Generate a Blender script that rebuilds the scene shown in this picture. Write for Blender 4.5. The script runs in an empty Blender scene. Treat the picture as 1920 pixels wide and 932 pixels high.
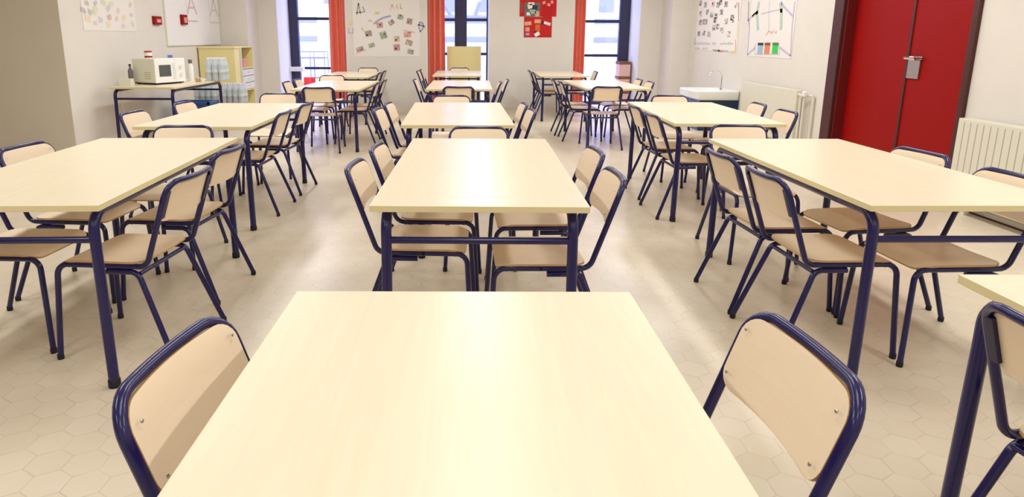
import bpy, bmesh, math, random
from mathutils import Vector, Matrix
random.seed(7)
R = math.radians
S = bpy.context.scene
COL = S.collection

# ------------------------------------------------------------------ camera
cam_d = bpy.data.cameras.new('camera')
cam_d.sensor_width = 36
cam_d.lens = 36 * 1212.7 / 1920
cam_d.shift_x = (960 - 885.1) / 1920
cam_d.shift_y = -(466 - 341.3) / 1920
cam_d.clip_end = 200
cam = bpy.data.objects.new('camera', cam_d)
COL.objects.link(cam)
cam.matrix_world = (Matrix.Translation((0, 0, 1.339)) @ Matrix.Rotation(R(90 - 12.55), 4, 'X')
                    @ Matrix.Rotation(R(0.24), 4, 'Z'))
S.camera = cam

# ------------------------------------------------------------------ colour management
S.view_settings.view_transform = 'Standard'
S.view_settings.look = 'None'
S.view_settings.gamma = 1
S.view_settings.use_curve_mapping = False
S.view_settings.exposure = 0.14
S.cycles.max_bounces = 8
S.cycles.diffuse_bounces = 4
S.cycles.transparent_max_bounces = 12
S.cycles.caustics_reflective = False
S.cycles.caustics_refractive = False
S.cycles.sample_clamp_indirect = 6

# ------------------------------------------------------------------ world: overcast bluish sky
W = bpy.data.worlds.new('sky')
S.world = W
W.use_nodes = True
bg = W.node_tree.nodes['Background']
bg.inputs[0].default_value = (0.72, 0.76, 1.0, 1)
bg.inputs[1].default_value = 6.5

# ------------------------------------------------------------------ ceiling lamps' light
LAMPS = [(x, y) for y in (-1.6, 0.8, 3.2, 5.6, 8.0, 10.4) for x in (-2.6, 0.1, 2.5)]
for x, y in LAMPS:
    d = bpy.data.lights.new('fluorescent_light', 'AREA')
    d.shape = 'RECTANGLE'; d.size = 0.5 if abs(x) < 1 else 0.22; d.size_y = 1.6 if abs(x) < 1 else 1.3
    d.energy = (13.5 if abs(x) < 1 else 21.5) * (1.07 + 0.032 * (y + 1.6))
    d.color = (0.97, 0.985, 1.0)
    o = bpy.data.objects.new('fluorescent_light', d)
    COL.objects.link(o); o.location = (x, y, 2.9)

# ------------------------------------------------------------------ helpers
def mat(name, col, rough=0.5, metal=0.0, spec=0.5, coat=0.0, trans=0.0, emit=None, emit_s=0, alpha=1.0):
    m = bpy.data.materials.new(name); m.use_nodes = True
    b = m.node_tree.nodes['Principled BSDF']
    b.inputs['Base Color'].default_value = (*col, 1)
    b.inputs['Roughness'].default_value = rough
    b.inputs['Metallic'].default_value = metal
    b.inputs['Specular IOR Level'].default_value = spec
    b.inputs['Coat Weight'].default_value = coat
    b.inputs['Coat Roughness'].default_value = 0.12
    b.inputs['Transmission Weight'].default_value = trans
    b.inputs['Alpha'].default_value = alpha
    if emit:
        b.inputs['Emission Color'].default_value = (*emit, 1); b.inputs['Emission Strength'].default_value = emit_s
    return m

def noisy(m, c1, c2, scale=(1, 1, 1), nscale=8, detail=4, bump=0.0, rough_var=None):
    nt = m.node_tree; N = nt.nodes; L = nt.links; b = N['Principled BSDF']
    tc = N.new('ShaderNodeTexCoord'); mp = N.new('ShaderNodeMapping'); mp.inputs['Scale'].default_value = scale
    no = N.new('ShaderNodeTexNoise'); no.inputs['Scale'].default_value = nscale; no.inputs['Detail'].default_value = detail
    cr = N.new('ShaderNodeValToRGB')
    cr.color_ramp.elements[0].color = (*c1, 1); cr.color_ramp.elements[1].color = (*c2, 1)
    cr.color_ramp.elements[0].position = 0.3; cr.color_ramp.elements[1].position = 0.7
    L.new(tc.outputs['Object'], mp.inputs[0]); L.new(mp.outputs[0], no.inputs['Vector'])
    L.new(no.outputs[0], cr.inputs[0]); L.new(cr.outputs[0], b.inputs['Base Color'])
    if bump:
        bp = N.new('ShaderNodeBump'); bp.inputs['Strength'].default_value = bump; bp.inputs['Distance'].default_value = 0.002
        L.new(no.outputs[0], bp.inputs['Height']); L.new(bp.outputs[0], b.inputs['Normal'])
    return m

def lin(r, g, b):
    f = lambda c: ((c / 255 + 0.055) / 1.055) ** 2.4 if c > 10 else c / 255 / 12.92
    return (f(r), f(g), f(b))

M = {}
M['wall'] = noisy(mat('wall_paint', (0, 0, 0), 0.75, spec=0.2), lin(225, 218, 208), lin(229, 222, 212), nscale=3)
M['wall_shaded'] = noisy(mat('wall_paint_shaded', (0, 0, 0), 0.75, spec=0.2), lin(216, 205, 186), lin(220, 209, 190), nscale=3)  # wall colour darkened, shade on the left front face put into the paint
M['ceil'] = mat('ceiling_paint', lin(212, 209, 204), 0.9, spec=0.1)
M['reveal'] = mat('white_reveal_paint', lin(236, 236, 240), 0.7, spec=0.2)
M['top'] = noisy(mat('maple_laminate', (0, 0, 0), 0.3, spec=0.38), lin(232, 216, 186), lin(236, 221, 192), (14, 0.9, 5), 5, 6)
M['edge'] = mat('maple_edge', lin(224, 208, 160), 0.45)
M['ply'] = noisy(mat('beech_ply', (0, 0, 0), 0.38, spec=0.45), lin(244, 221, 190), lin(247, 225, 195), (3, 3, 30), 4, 5)
M['ply_edge'] = mat('beech_ply_edge', lin(205, 165, 110), 0.5)
M['navy'] = mat('navy_enamel', lin(24, 16, 78), 0.24, spec=0.45, coat=0.15)
M['navy_dark'] = mat('navy_bracket', lin(24, 18, 62), 0.4)
M['rubber'] = mat('black_rubber', lin(18, 16, 28), 0.7)
M['steel'] = mat('steel', (0.55, 0.54, 0.52), 0.3, metal=1)
M['chrome'] = mat('chrome', (0.8, 0.8, 0.8), 0.12, metal=1)
M['frame'] = mat('window_frame_dark', lin(46, 44, 76), 0.45)
M['curtain'] = mat('salmon_curtain', lin(250, 160, 135), 0.85, spec=0.1)
def translucent(m, f):
    N = m.node_tree.nodes; L = m.node_tree.links; b = N['Principled BSDF']
    t = N.new('ShaderNodeBsdfTranslucent'); t.inputs[0].default_value = b.inputs['Base Color'].default_value
    mx = N.new('ShaderNodeMixShader'); mx.inputs[0].default_value = f
    L.new(b.outputs[0], mx.inputs[1]); L.new(t.outputs[0], mx.inputs[2]); L.new(mx.outputs[0], N['Material Output'].inputs[0])
translucent(M['curtain'], 0.35)
M['white'] = mat('white_enamel', lin(240, 240, 236), 0.3)
M['cream'] = mat('cream_plastic', lin(226, 226, 205), 0.45)
M['dark'] = mat('dark_glass', lin(88, 88, 86), 0.15)
M['yellow'] = mat('pale_yellow_board', lin(238, 223, 158), 0.6)
M['yellow_in'] = mat('yellow_inside', lin(190, 172, 110), 0.7)
M['paper'] = mat('white_paper', lin(236, 230, 224), 0.8, spec=0.1)
M['red'] = mat('door_red', lin(150, 10, 6), 0.5, spec=0.15)
M['red_shaded'] = mat('door_red_shaded', lin(100, 8, 6), 0.5)  # door red darkened to carry the shade inside the recess
M['brown'] = noisy(mat('dark_brown_wood', (0, 0, 0), 0.5), lin(62, 22, 16), lin(80, 32, 22), (2, 2, 20), 6)
M['radiator'] = mat('radiator_enamel', lin(224, 219, 200), 0.45)
M['radiator_groove'] = mat('radiator_groove', lin(178, 170, 148), 0.6)
M['blue'] = mat('blue_laminate_lit', lin(60, 90, 150), 0.35)  # sink front, lightened for the light falling on it
M['blue_shaded'] = mat('blue_laminate_shaded', lin(20, 42, 78), 0.4)  # same sink laminate, darkened for the shaded end
M['crate'] = mat('blue_plastic', lin(58, 98, 165), 0.4)
M['black'] = mat('black_plastic', lin(20, 18, 18), 0.5)
M['outwall'] = mat('pale_render', lin(168, 170, 212), 0.9, spec=0.05)
M['outwhite'] = mat('white_render', lin(245, 245, 250), 0.9, spec=0.05)
M['outblue'] = mat('grey_blue_paint', lin(125, 130, 185), 0.8, spec=0.1)
M['outground'] = mat('pale_paving', lin(210, 210, 215), 0.9, spec=0.05)
def pc(name, r, g, b): M[name] = mat('print_' + name, lin(r, g, b), 0.7, spec=0.15)
for n, c in dict(p_red=(192, 40, 40), p_orange=(222, 110, 60), p_green=(96, 130, 70), p_lime=(190, 205, 90), p_yel=(228, 206, 90),
                 p_blue=(110, 125, 180), p_violet=(176, 160, 200), p_brown=(130, 92, 70), p_grey=(120, 112, 112), p_dk=(70, 62, 72),
                 p_pink=(226, 160, 150), p_teal=(150, 190, 180), p_skin=(230, 170, 140), p_brick=(178, 70, 60), p_bgreen=(70, 205, 90),
                 p_sky=(160, 190, 205), p_peach=(226, 140, 105), p_lines=(140, 130, 165), p_redpaper=(200, 44, 44), p_wht=(240, 236, 232),
                 p_dred=(150, 28, 30), p_tan=(205, 170, 110)).items(): pc(n, *c)

for n in ['red', 'orange', 'green', 'lime', 'yel', 'blue', 'violet', 'brown', 'grey', 'dk', 'pink', 'teal', 'skin', 'brick', 'tan', 'wht']:
    a_ = M['p_' + n].node_tree.nodes['Principled BSDF'].inputs['Base Color'].default_value
    w_ = lin(236, 230, 224)
    for pre, f_ in (('l_', 0.62), ('m_', 0.35)):
        M[pre + n] = mat('print_pale_' + n, tuple(a_[k] * (1 - f_) + w_[k] * f_ for k in range(3)), 0.75, spec=0.1)
# thin clear glass
def glass_mat():
    m = bpy.data.materials.new('window_glass'); m.use_nodes = True
    N = m.node_tree.nodes; L = m.node_tree.links
    N.remove(N['Principled BSDF'])
    t = N.new('ShaderNodeBsdfTransparent'); g = N.new('ShaderNodeBsdfGlossy'); g.inputs['Roughness'].default_value = 0.03
    t.inputs[0].default_value = (0.93, 0.94, 1.0, 1)
    mx = N.new('ShaderNodeMixShader'); mx.inputs[0].default_value = 0.07
    L.new(t.outputs[0], mx.inputs[1]); L.new(g.outputs[0], mx.inputs[2]); L.new(mx.outputs[0], N['Material Output'].inputs[0])
    return m
M['glass'] = glass_mat()
def bottle_mat():
    m = bpy.data.materials.new('clear_bottle_plastic'); m.use_nodes = True
    N = m.node_tree.nodes; L = m.node_tree.links
    b = N['Principled BSDF']; b.inputs['Base Color'].default_value = (*lin(222, 228, 230), 1); b.inputs['Roughness'].default_value = 0.15
    t = N.new('ShaderNodeBsdfTransparent'); t.inputs[0].default_value = (0.9, 0.93, 0.97, 1)
    mx = N.new('ShaderNodeMixShader'); mx.inputs[0].default_value = 0.55
    L.new(t.outputs[0], mx.inputs[1]); L.new(b.outputs[0], mx.inputs[2]); L.new(mx.outputs[0], N['Material Output'].inputs[0])
    return m
M['bottle'] = bottle_mat()

# hexagonal floor tiles
def floor_mat():
    m = mat('hexagon_floor_tiles', lin(205, 187, 162), 0.28, spec=0.5)
    nt = m.node_tree; N = nt.nodes; L = nt.links; b = N['Principled BSDF']
    def V(op, a, bb=None):
        n = N.new('ShaderNodeVectorMath'); n.operation = op
        for i, q in enumerate((a, bb)):
            if q is None: continue
            if isinstance(q, tuple): n.inputs[i].default_value = q
            else: L.new(q, n.inputs[i])
        return n
    def F(op, a, bb=None, c=None):
        n = N.new('ShaderNodeMath'); n.operation = op
        for i, q in enumerate((a, bb, c)):
            if q is None: continue
            if isinstance(q, (int, float)): n.inputs[i].default_value = q
            else: L.new(q, n.inputs[i])
        return n.outputs[0]
    g = N.new('ShaderNodeNewGeometry')
    s = 0.12
    p = V('MULTIPLY', g.outputs['Position'], (1 / s, 1 / s, 0)).outputs[0]
    p = V('ADD', p, (200.33, 200 * 1.7320508 + 0.3, 0)).outputs[0]
    r = (1, 1.7320508, 1); h = (0.5, 0.8660254, 0)
    a = V('SUBTRACT', V('MODULO', p, r).outputs[0], h).outputs[0]
    c = V('SUBTRACT', V('MODULO', V('SUBTRACT', p, h).outputs[0], r).outputs[0], h).outputs[0]
    la = V('DOT_PRODUCT', a, a).outputs['Value']; lc = V('DOT_PRODUCT', c, c).outputs['Value']
    sel = F('LESS_THAN', la, lc)
    def edge(v):
        ab = V('ABSOLUTE', v).outputs[0]
        d1 = V('DOT_PRODUCT', ab, (0.5, 0.8660254, 0)).outputs['Value']
        sx = N.new('ShaderNodeSeparateXYZ'); L.new(ab, sx.inputs[0])
        return F('SUBTRACT', 0.5, F('MAXIMUM', d1, sx.outputs[0]))
    ea, ec = edge(a), edge(c)
    e = F('ADD', F('MULTIPLY', ea, sel), F('MULTIPLY', ec, F('SUBTRACT', 1, sel)))
    # tile id -> tone
    ida = V('SUBTRACT', p, a).outputs[0]; idc = V('SUBTRACT', p, c).outputs[0]
    mixv = N.new('ShaderNodeMix'); mixv.data_type = 'VECTOR'
    L.new(sel, mixv.inputs[0]); L.new(idc, mixv.inputs[4]); L.new(ida, mixv.inputs[5])
    sn = V('SNAP', V('ADD', mixv.outputs[1], (0.05, 0.05, 0)).outputs[0], (0.25, 0.25, 1)).outputs[0]
    wn = N.new('ShaderNodeTexWhiteNoise'); wn.noise_dimensions = '3D'; L.new(sn, wn.inputs[0])
    no = N.new('ShaderNodeTexNoise'); no.inputs['Scale'].default_value = 2.2; no.inputs['Detail'].default_value = 3
    L.new(g.outputs['Position'], no.inputs[0])
    tone = F('ADD', F('MULTIPLY', wn.outputs[0], 0.35), F('MULTIPLY', no.outputs[0], 0.65))
    cr = N.new('ShaderNodeValToRGB'); cr.color_ramp.elements[0].color = (*lin(216, 201, 176), 1); cr.color_ramp.elements[1].color = (*lin(225, 211, 188), 1)
    cr.color_ramp.elements[0].position = 0.2; cr.color_ramp.elements[1].position = 0.8
    L.new(tone, cr.inputs[0])
    # joints differ in how dark they are
    no2 = N.new('ShaderNodeTexNoise'); no2.inputs['Scale'].default_value = 9; L.new(g.outputs['Position'], no2.inputs[0])
    ls = N.new('ShaderNodeMapRange'); ls.interpolation_type = 'SMOOTHSTEP'
    L.new(e, ls.inputs[0]); ls.inputs[1].default_value = 0.0; ls.inputs[2].default_value = 0.028; ls.inputs[3].default_value = 1; ls.inputs[4].default_value = 0
    st = N.new('ShaderNodeMapRange'); L.new(no2.outputs[0], st.inputs[0])
    st.inputs[1].default_value = 0.35; st.inputs[2].default_value = 0.7; st.inputs[3].default_value = 0.12; st.inputs[4].default_value = 0.42
    fac = F('MULTIPLY', ls.outputs[0], st.outputs[0])
    mx = N.new('ShaderNodeMix'); mx.data_type = 'RGBA'
    L.new(fac, mx.inputs[0]); L.new(cr.outputs[0], mx.inputs[6]); mx.inputs[7].default_value = (*lin(140, 118, 92), 1)
    L.new(mx.outputs[2], b.inputs['Base Color'])
    rr = F('ADD', 0.26, F('MULTIPLY', no.outputs[0], 0.14)); L.new(rr, b.inputs['Roughness'])
    return m
M['floor'] = floor_mat()

def build(name, bm, mats, parent=None, smooth=False, loc=None):
    me = bpy.data.meshes.new(name)
    bm.normal_update()
    bm.to_mesh(me); bm.free()
    for m in (mats if isinstance(mats, (list, tuple)) else [mats]):
        me.materials.append(M[m] if isinstance(m, str) else m)
    if smooth:
        me.polygons.foreach_set('use_smooth', [True] * len(me.polygons))
        try: me.set_sharp_from_angle(angle=R(40))
        except Exception: pass
    o = bpy.data.objects.new(name, me); COL.objects.link(o)
    if parent: o.parent = parent
    if loc: o.location = loc
    return o

def box(bm, x0, x1, y0, y1, z0, z1, bev=0.0, mi=0, rot=None):
    t = bmesh.new()
    bmesh.ops.create_cube(t, size=1)
    for v in t.verts:
        v.co = Vector(((x0 + x1) / 2 + v.co.x * (x1 - x0), (y0 + y1) / 2 + v.co.y * (y1 - y0), (z0 + z1) / 2 + v.co.z * (z1 - z0)))
    if bev: bmesh.ops.bevel(t, geom=t.edges[:], offset=bev, segments=2, affect='EDGES', profile=0.6)
    for f in t.faces: f.material_index = mi
    if rot is not None: bmesh.ops.transform(t, matrix=rot, verts=t.verts)
    merge(bm, t); return bm

def merge(bm, t):
    me = bpy.data.meshes.new('tmp'); t.to_mesh(me); t.free(); bm.from_mesh(me); bpy.data.meshes.remove(me)

def fillet(pts, rad, n=6):
    pts = [Vector(p) for p in pts]; out = [pts[0]]
    rs = rad if isinstance(rad, (list, tuple)) else [rad] * (len(pts) - 2)
    for i in range(1, len(pts) - 1):
        p = pts[i]; r = rs[i - 1]
        a = (pts[i - 1] - p); b = (pts[i + 1] - p)
        ang = a.angle(b)
        d = min(r / math.tan(ang / 2), a.length * 0.48, b.length * 0.48) if ang > 0.01 else 0
        if r <= 0 or ang > 3.1: out.append(p); continue
        rr = d * math.tan(ang / 2)
        a.normalize(); b.normalize()
        c = p + (a + b).normalized() * (rr / math.sin(ang / 2))
        s = p + a * d - c; e = p + b * d - c
        th = s.angle(e); ax = s.cross(e).normalized()
        for k in range(n + 1):
            out.append(c + Matrix.Rotation(th * k / n, 3, ax) @ s)
    out.append(pts[-1]); return out

def tube(bm, pts, r, seg=10, cap=True, mi=0):
    pts = [Vector(p) for p in pts]
    n = len(pts); rings = []
    t0 = (pts[1] - pts[0]).normalized()
    up = Vector((0, 0, 1)) if abs(t0.z) < 0.9 else Vector((1, 0, 0))
    nrm = t0.cross(up).normalized(); prev = t0
    for i in range(n):
        if i == 0: t = t0
        elif i == n - 1: t = (pts[i] - pts[i - 1]).normalized()
        else: t = ((pts[i] - pts[i - 1]).normalized() + (pts[i + 1] - pts[i]).normalized()).normalized()
        ax = prev.cross(t)
        if ax.length > 1e-6: nrm = Matrix.Rotation(prev.angle(t), 3, ax.normalized()) @ nrm
        nrm = (nrm - t * nrm.dot(t)).normalized(); bn = t.cross(nrm); prev = t
        rings.append([bm.verts.new(pts[i] + (nrm * math.cos(2 * math.pi * k / seg) + bn * math.sin(2 * math.pi * k / seg)) * r) for k in range(seg)])
    for a, b in zip(rings, rings[1:]):
        for k in range(seg):
            f = bm.faces.new((a[k], a[(k + 1) % seg], b[(k + 1) % seg], b[k])); f.material_index = mi
    if cap:
        f = bm.faces.new(rings[0][::-1]); f.material_index = mi
        f = bm.faces.new(rings[-1]); f.material_index = mi
    return bm

def lathe(bm, prof, cx=0, cy=0, z0=0, seg=16, mi=0):
    rings = []
    for r, z in prof:
        rings.append([bm.verts.new((cx + r * math.cos(2 * math.pi * k / seg), cy + r * math.sin(2 * math.pi * k / seg), z0 + z)) for k in range(seg)])
    for a, b in zip(rings, rings[1:]):
        for k in range(seg):
            f = bm.faces.new((a[k], a[(k + 1) % seg], b[(k + 1) % seg], b[k])); f.material_index = mi
    bm.faces.new(rings[0][::-1]).material_index = mi; bm.faces.new(rings[-1]).material_index = mi
    return bm

def tag(o, label=None, cat=None, group=None, kind=None):
    if label: o['label'] = label
    if cat: o['category'] = cat
    if group: o['group'] = group
    if kind: o['kind'] = kind
    return o
def empty(name, loc=(0, 0, 0), rz=0):
    o = bpy.data.objects.new(name, None); o.empty_display_size = 0.1
    COL.objects.link(o); o.location = loc; o.rotation_euler = (0, 0, rz); return o
def copy_tree(o, parent=None, skip=()):
    c = o.copy(); COL.objects.link(c); c.parent = parent
    for ch in list(o.children):
        if ch.name.split('.')[0] in skip: continue
        copy_tree(ch, c, skip)
    return c
def struct(name, bm, m, parent=None, smooth=False):
    o = build(name, bm, m, parent, smooth); 
    if parent is None: o['kind'] = 'structure'
    return o
NB = bmesh.new

# ------------------------------------------------------------------ room shell
XR, XL, YB, YW, HC = 3.95, -4.6, 12.7, 13.55, 3.0
struct('floor', box(NB(), -7.3, 4.15, -3.2, 13.7, -0.1, 0), 'floor')
struct('ceiling', box(NB(), -7.3, 4.15, -3.2, 13.7, HC, HC + 0.1), 'ceil')
struct('wall_right', (lambda b: (box(b, XR, XR + 0.2, -3.2, 5.18, 0, HC), box(b, XR, XR + 0.2, 7.26, YB + 1.0, 0, HC),
                                 box(b, XR, XR + 0.2, 5.18, 7.26, 2.3, HC), b)[-1])(NB()), 'wall')
struct('wall_left', box(NB(), XL - 0.2, XL, 7.432, YB + 1.0, 0, HC), 'wall')
_b = NB(); box(_b, -7.3, XL - 0.201, 7.42, 7.62, 0, HC); box(_b, XL - 0.201, XL, 7.42, 7.431, 0, HC); struct('wall_left_front', _b, 'wall_shaded')
struct('wall_left_near', box(NB(), -7.3, -7.1, -3.2, 7.42, 0, HC), 'wall')
struct('wall_rear', box(NB(), -7.3, 4.15, -3.2, -3.0, 0, HC), 'wall')
O = [(-3.74, -2.42), (-0.88, 0.322), (1.93, 3.2)]       # window openings
HW = 2.75
bw = NB()
for x0, x1 in ((XL, O[0][0]), (O[0][1], O[1][0]), (O[1][1], O[2][0]), (O[2][1], XR)):
    box(bw, x0, x1, YB, YW + 0.15, 0, HC)
for x0, x1 in O: box(bw, x0, x1, YB, YW + 0.15, HW, HC)
struct('wall_back', bw, 'wall')
# corner piers
struct('wall_corner_left', box(NB(), XL, -4.09, 12.07, YB, 0, HC), 'wall')
struct('wall_corner_right', box(NB(), 3.6, XR, 12.05, YB, 0, HC), 'wall')
# white jamb linings of the window recesses
bl = NB()
for x0, x1 in O:
    box(bl, x0, x0 + 0.012, YB + 0.002, YW, 0, HW); box(bl, x1 - 0.012, x1, YB + 0.002, YW, 0, HW); box(bl, x0, x1, YB + 0.002, YW, HW - 0.012, HW)
struct('trim_1', bl, 'reveal')
bb = NB(); box(bb, XR - 0.006, XR, -3, 5.15, 0.0, 0.012); box(bb, XR - 0.006, XR, 7.3, 12.05, 0, 0.012)
struct('base_gap_shade', bb, 'brown')  # dark strip standing in for the shadow gap at the wall foot

# ceiling lamp housings
for x, y in LAMPS:
    t = empty('ceiling_light', (x, y, HC)); tag(t, 'white fluorescent ceiling lamp above the tables', 'lamp', 'fluorescent ceiling lamps')
    b = NB(); box(b, -0.28, 0.28, -0.85, 0.85, -0.06, 0, 0.008); build('housing', b, 'white', t)

# ------------------------------------------------------------------ windows
def window(idx, x0, x1, posts, transoms, y=YW):
    w = empty('window_%d' % idx, ((x0 + x1) / 2, y, 0)); w['kind'] = 'structure'
    cx = (x0 + x1) / 2
    b = NB()
    for a, c in posts: box(b, a - cx, c - cx, -0.05, 0.06, 0, HW - 0.012, 0.006)
    for z, h in transoms: box(b, x0 - cx + 0.012, x1 - cx - 0.012, -0.03, 0.04, z - h / 2, z + h / 2, 0.005)
    build('window_frame', b, 'frame', w)
    xs = sorted(posts)
    g = NB()
    prev = xs[0][1]
    for a, c in xs[1:]:
        box(g, prev - cx, a - cx, -0.004, 0.004, 0.05, HW - 0.02); prev = c
    build('pane', g, 'glass', w)
window(1, *O[0], [(-3.728, -3.55), (-2.50, -2.432)], [(0.03, 0.06), (0.72, 0.05), (1.71, 0.06), (HW - 0.04, 0.06)])
window(2, *O[1], [(-0.868, -0.81), (-0.365, -0.12), (0.28, 0.31)], [(0.03, 0.06), (1.02, 0.055), (1.70, 0.06), (HW - 0.04, 0.06)])
window(3, *O[2], [(1.942, 2.0), (2.979, 3.188)], [(0.03, 0.06), (1.0, 0.055), (1.68, 0.06), (HW - 0.04, 0.06)])
struct('trim_3', box(NB(), -3.728, -3.45, 13.36, 13.49, 0.66, 0.75, 0.006), 'reveal')

# curtains
def curtain(x0, x1, label, seed):
    rnd = random.Random(seed)
    w = x1 - x0; n = 60; b = NB(); cols = []
    folds = 3.2
    for i in range(n + 1):
        u = i / n
        x = x0 + w * u
        dy = 0.045 * math.sin(u * folds * 2 * math.pi + seed) + 0.015 * math.sin(u * 17 + seed * 2)
        col = []
        for k in range(8):
            z = 0.12 + (2.62 - 0.12) * k / 7
            s = 1.0 + 0.10 * (1 - k / 7)
            xx = (x0 + x1) / 2 + (x - (x0 + x1) / 2) * s
            col.append(Vector((xx, YB + 0.16 + dy * s, z)))
        cols.append(col)
    front = [[b.verts.new(p) for p in c] for c in cols]
    back = [[b.verts.new(p + Vector((0, 0.006, 0))) for p in c] for c in cols]
    for i in range(n):
        for k in range(7):
            b.faces.new((front[i][k], front[i + 1][k], front[i + 1][k + 1], front[i][k + 1]))
            b.faces.new((back[i][k + 1], back[i + 1][k + 1], back[i + 1][k], back[i][k]))
    o = empty('curtain', ((x0 + x1) / 2, YB + 0.16, 0.12))
    tag(o, label, 'curtain', 'salmon curtains at the windows')
    c = build('curtain_fabric', b, 'curtain', o, True); c.location = (-(x0 + x1) / 2, -YB - 0.16, -0.12)
    r = NB(); tube(r, [(-w / 2 - 0.35, 0, 2.53), (w / 2 + 0.35 if False else w / 2 + 0.02, 0, 2.53)], 0.012, 8); build('curtain_rod', r, 'steel', o)
curtain(-2.78, -2.46, 'salmon curtain hanging beside the leftmost window, left of the collage poster', 1)
curtain(-0.875, -0.545, 'salmon curtain hanging between the collage poster and the middle window', 2.3)
curtain(1.945, 2.17, 'narrow salmon curtain at the rightmost window, right of the red poster', 4.1)

# ------------------------------------------------------------------ double door in the right wall
d = empty('door_1', (XR, 6.22, 0)); d['kind'] = 'structure'
b = NB()
box(b, -0.03, 0.20, 0.86, 1.04, 0, 2.3, 0.008); box(b, -0.03, 0.20, -1.04, -0.975, 0, 2.3, 0.008); box(b, -0.03, 0.20, -1.04, 1.04, 2.2, 2.3, 0.008)
build('door_frame', b, 'brown', d)
b = NB(); box(b, 0.0, 0.19, 0.83, 0.86, 0, 2.2, 0.004); build('door_rebate', b, 'red_shaded', d)
b = NB(); box(b, 0.10, 0.14, -0.15, 0.83, 0.01, 2.2, 0.004); build('door_leaf', b, 'red', d)
b = NB(); box(b, 0.06, 0.10, -0.975, -0.16, 0.01, 2.2, 0.004); lf = build('door_leaf', b, 'red', d)
b = NB(); box(b, 0.05, 0.062, -0.175, -0.145, 0.01, 2.2, 0.003); build('door_edge_strip', b, 'brown', lf)
b = NB(); box(b, 0.044, 0.06, -0.345, -0.185, 0.995, 1.16, 0.004)
h = build('lock_plate', b, 'steel', lf); h['label'] = 'square brushed steel lock plate'
b = NB(); tube(b, fillet([(0.05, -0.20, 1.178), (-0.01, -0.20, 1.178), (-0.01, -0.36, 1.172)], 0.02, 4), 0.012, 8); box(b, 0.04, 0.06, -0.37, -0.18, 1.165, 1.195, 0.004)
build('door_handle', b, 'chrome', lf)

# ------------------------------------------------------------------ radiators on the right wall
def radiator(y0, y1, z0, z1, pitch, label, depth=0.10, flat=False):
    t = empty('radiator', (XR - 0.035, (y0 + y1) / 2, z0)); L_ = y1 - y0
    tag(t, label, 'radiator')
    b = NB(); box(b, -depth, 0.0, -L_ / 2, L_ / 2, 0, z1 - z0, 0.006)
    n = int(L_ / pitch)
    for i in range(1, n):
        y = -L_ / 2 + L_ * i / n
        box(b, -depth - 0.001, -depth + 0.002, y - 0.004, y + 0.004, 0.03, z1 - z0 - 0.025, mi=1)
    build('radiator_panel', b, ['radiator', 'radiator_groove' if not flat else 'radiator'], t)
    b = NB(); box(b, -0.0, 0.034, -L_ / 2 + 0.2, -L_ / 2 + 0.26, 0.1, 0.2); box(b, -0.0, 0.034, L_ / 2 - 0.26, L_ / 2 - 0.2, 0.1, 0.2); build('bracket', b, 'steel', t)
    b = NB(); 
    for yy in (-L_ / 2 + 0.15, L_ / 2 - 0.15):
        b = NB(); box(b, -0.07, -0.03, yy - 0.02, yy + 0.02, -z0 + 0.0, 0.01); build('foot', b, 'radiator', t)
    return t
ra = radiator(7.72, 9.32, 0.10, 0.75, 0.08, 'long pale flat radiator under the posters, between sink and red door', 0.07, True)
b = NB()
for yy, xx in ((-0.87, -0.05), (-0.95, -0.05), (-1.04, 0.01)):
    tube(b, fillet([(xx, yy, -0.1), (xx, yy, 0.60)], 0), 0.016, 8)
tube(b, fillet([(0.01, -1.04, 0.60), (-0.05, -0.8, 0.60)], 0), 0.014, 8)
build('heating_pipe', b, 'radiator', ra)
b = NB(); lathe(b, [(0.028, 0), (0.03, 0.05), (0.02, 0.06)], -0.05, -0.95, 0.59, 12); build('radiator_valve', b, 'white', ra)
radiator(3.1, 5.06, 0.10, 0.745, 0.065, 'ribbed cream radiator on the wall right of the red double door')

# ------------------------------------------------------------------ table
TW, TL, TH = 0.8, 1.62, 0.745
def make_table():
    t = empty('dining_table'); t['category'] = 'table'
    w, l = TW / 2, TL / 2
    b = NB()
    box(b, -w, w, -l, l, TH - 0.024, TH, 0.0025)
    b.normal_update()
    for f in b.faces: f.material_index = 0 if abs(f.normal.z) > 0.9 else 1
    o = build('tabletop', b, ['top', 'edge'], t)
    lx, ly, zr, r = w - 0.052, l - 0.05, TH - 0.024 - 0.021, 0.020
    for s in (-1, 1):
        b = NB(); tube(b, fillet([(s * lx, -ly, 0.55), (s * lx, -ly, zr), (s * lx, ly, zr), (s * lx, ly, 0.55)], 0.10, 8), r, 14)
        build('side_rail', b, 'navy', t, True)
        for e in (-1, 1):
            b = NB(); tube(b, [(s * lx, e * ly, 0.56), (s * (lx + 0.006), e * (ly + 0.004), 0.03)], r, 14)
            lg = build('leg', b, 'navy', t, True)
            b = NB(); lathe(b, [(0.0215, 0), (0.0225, 0.004), (0.0225, 0.032), (0.0205, 0.035)], s * (lx + 0.006), e * (ly + 0.004), 0, 14)
            build('foot_cap', b, 'rubber', lg, True)
    for e in (-1, 1):
        b = NB(); tube(b, [(-lx, e * ly, 0.60), (lx, e * ly, 0.60)], 0.0135, 12); build('crossbar', b, 'navy', t, True)
    return t

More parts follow.
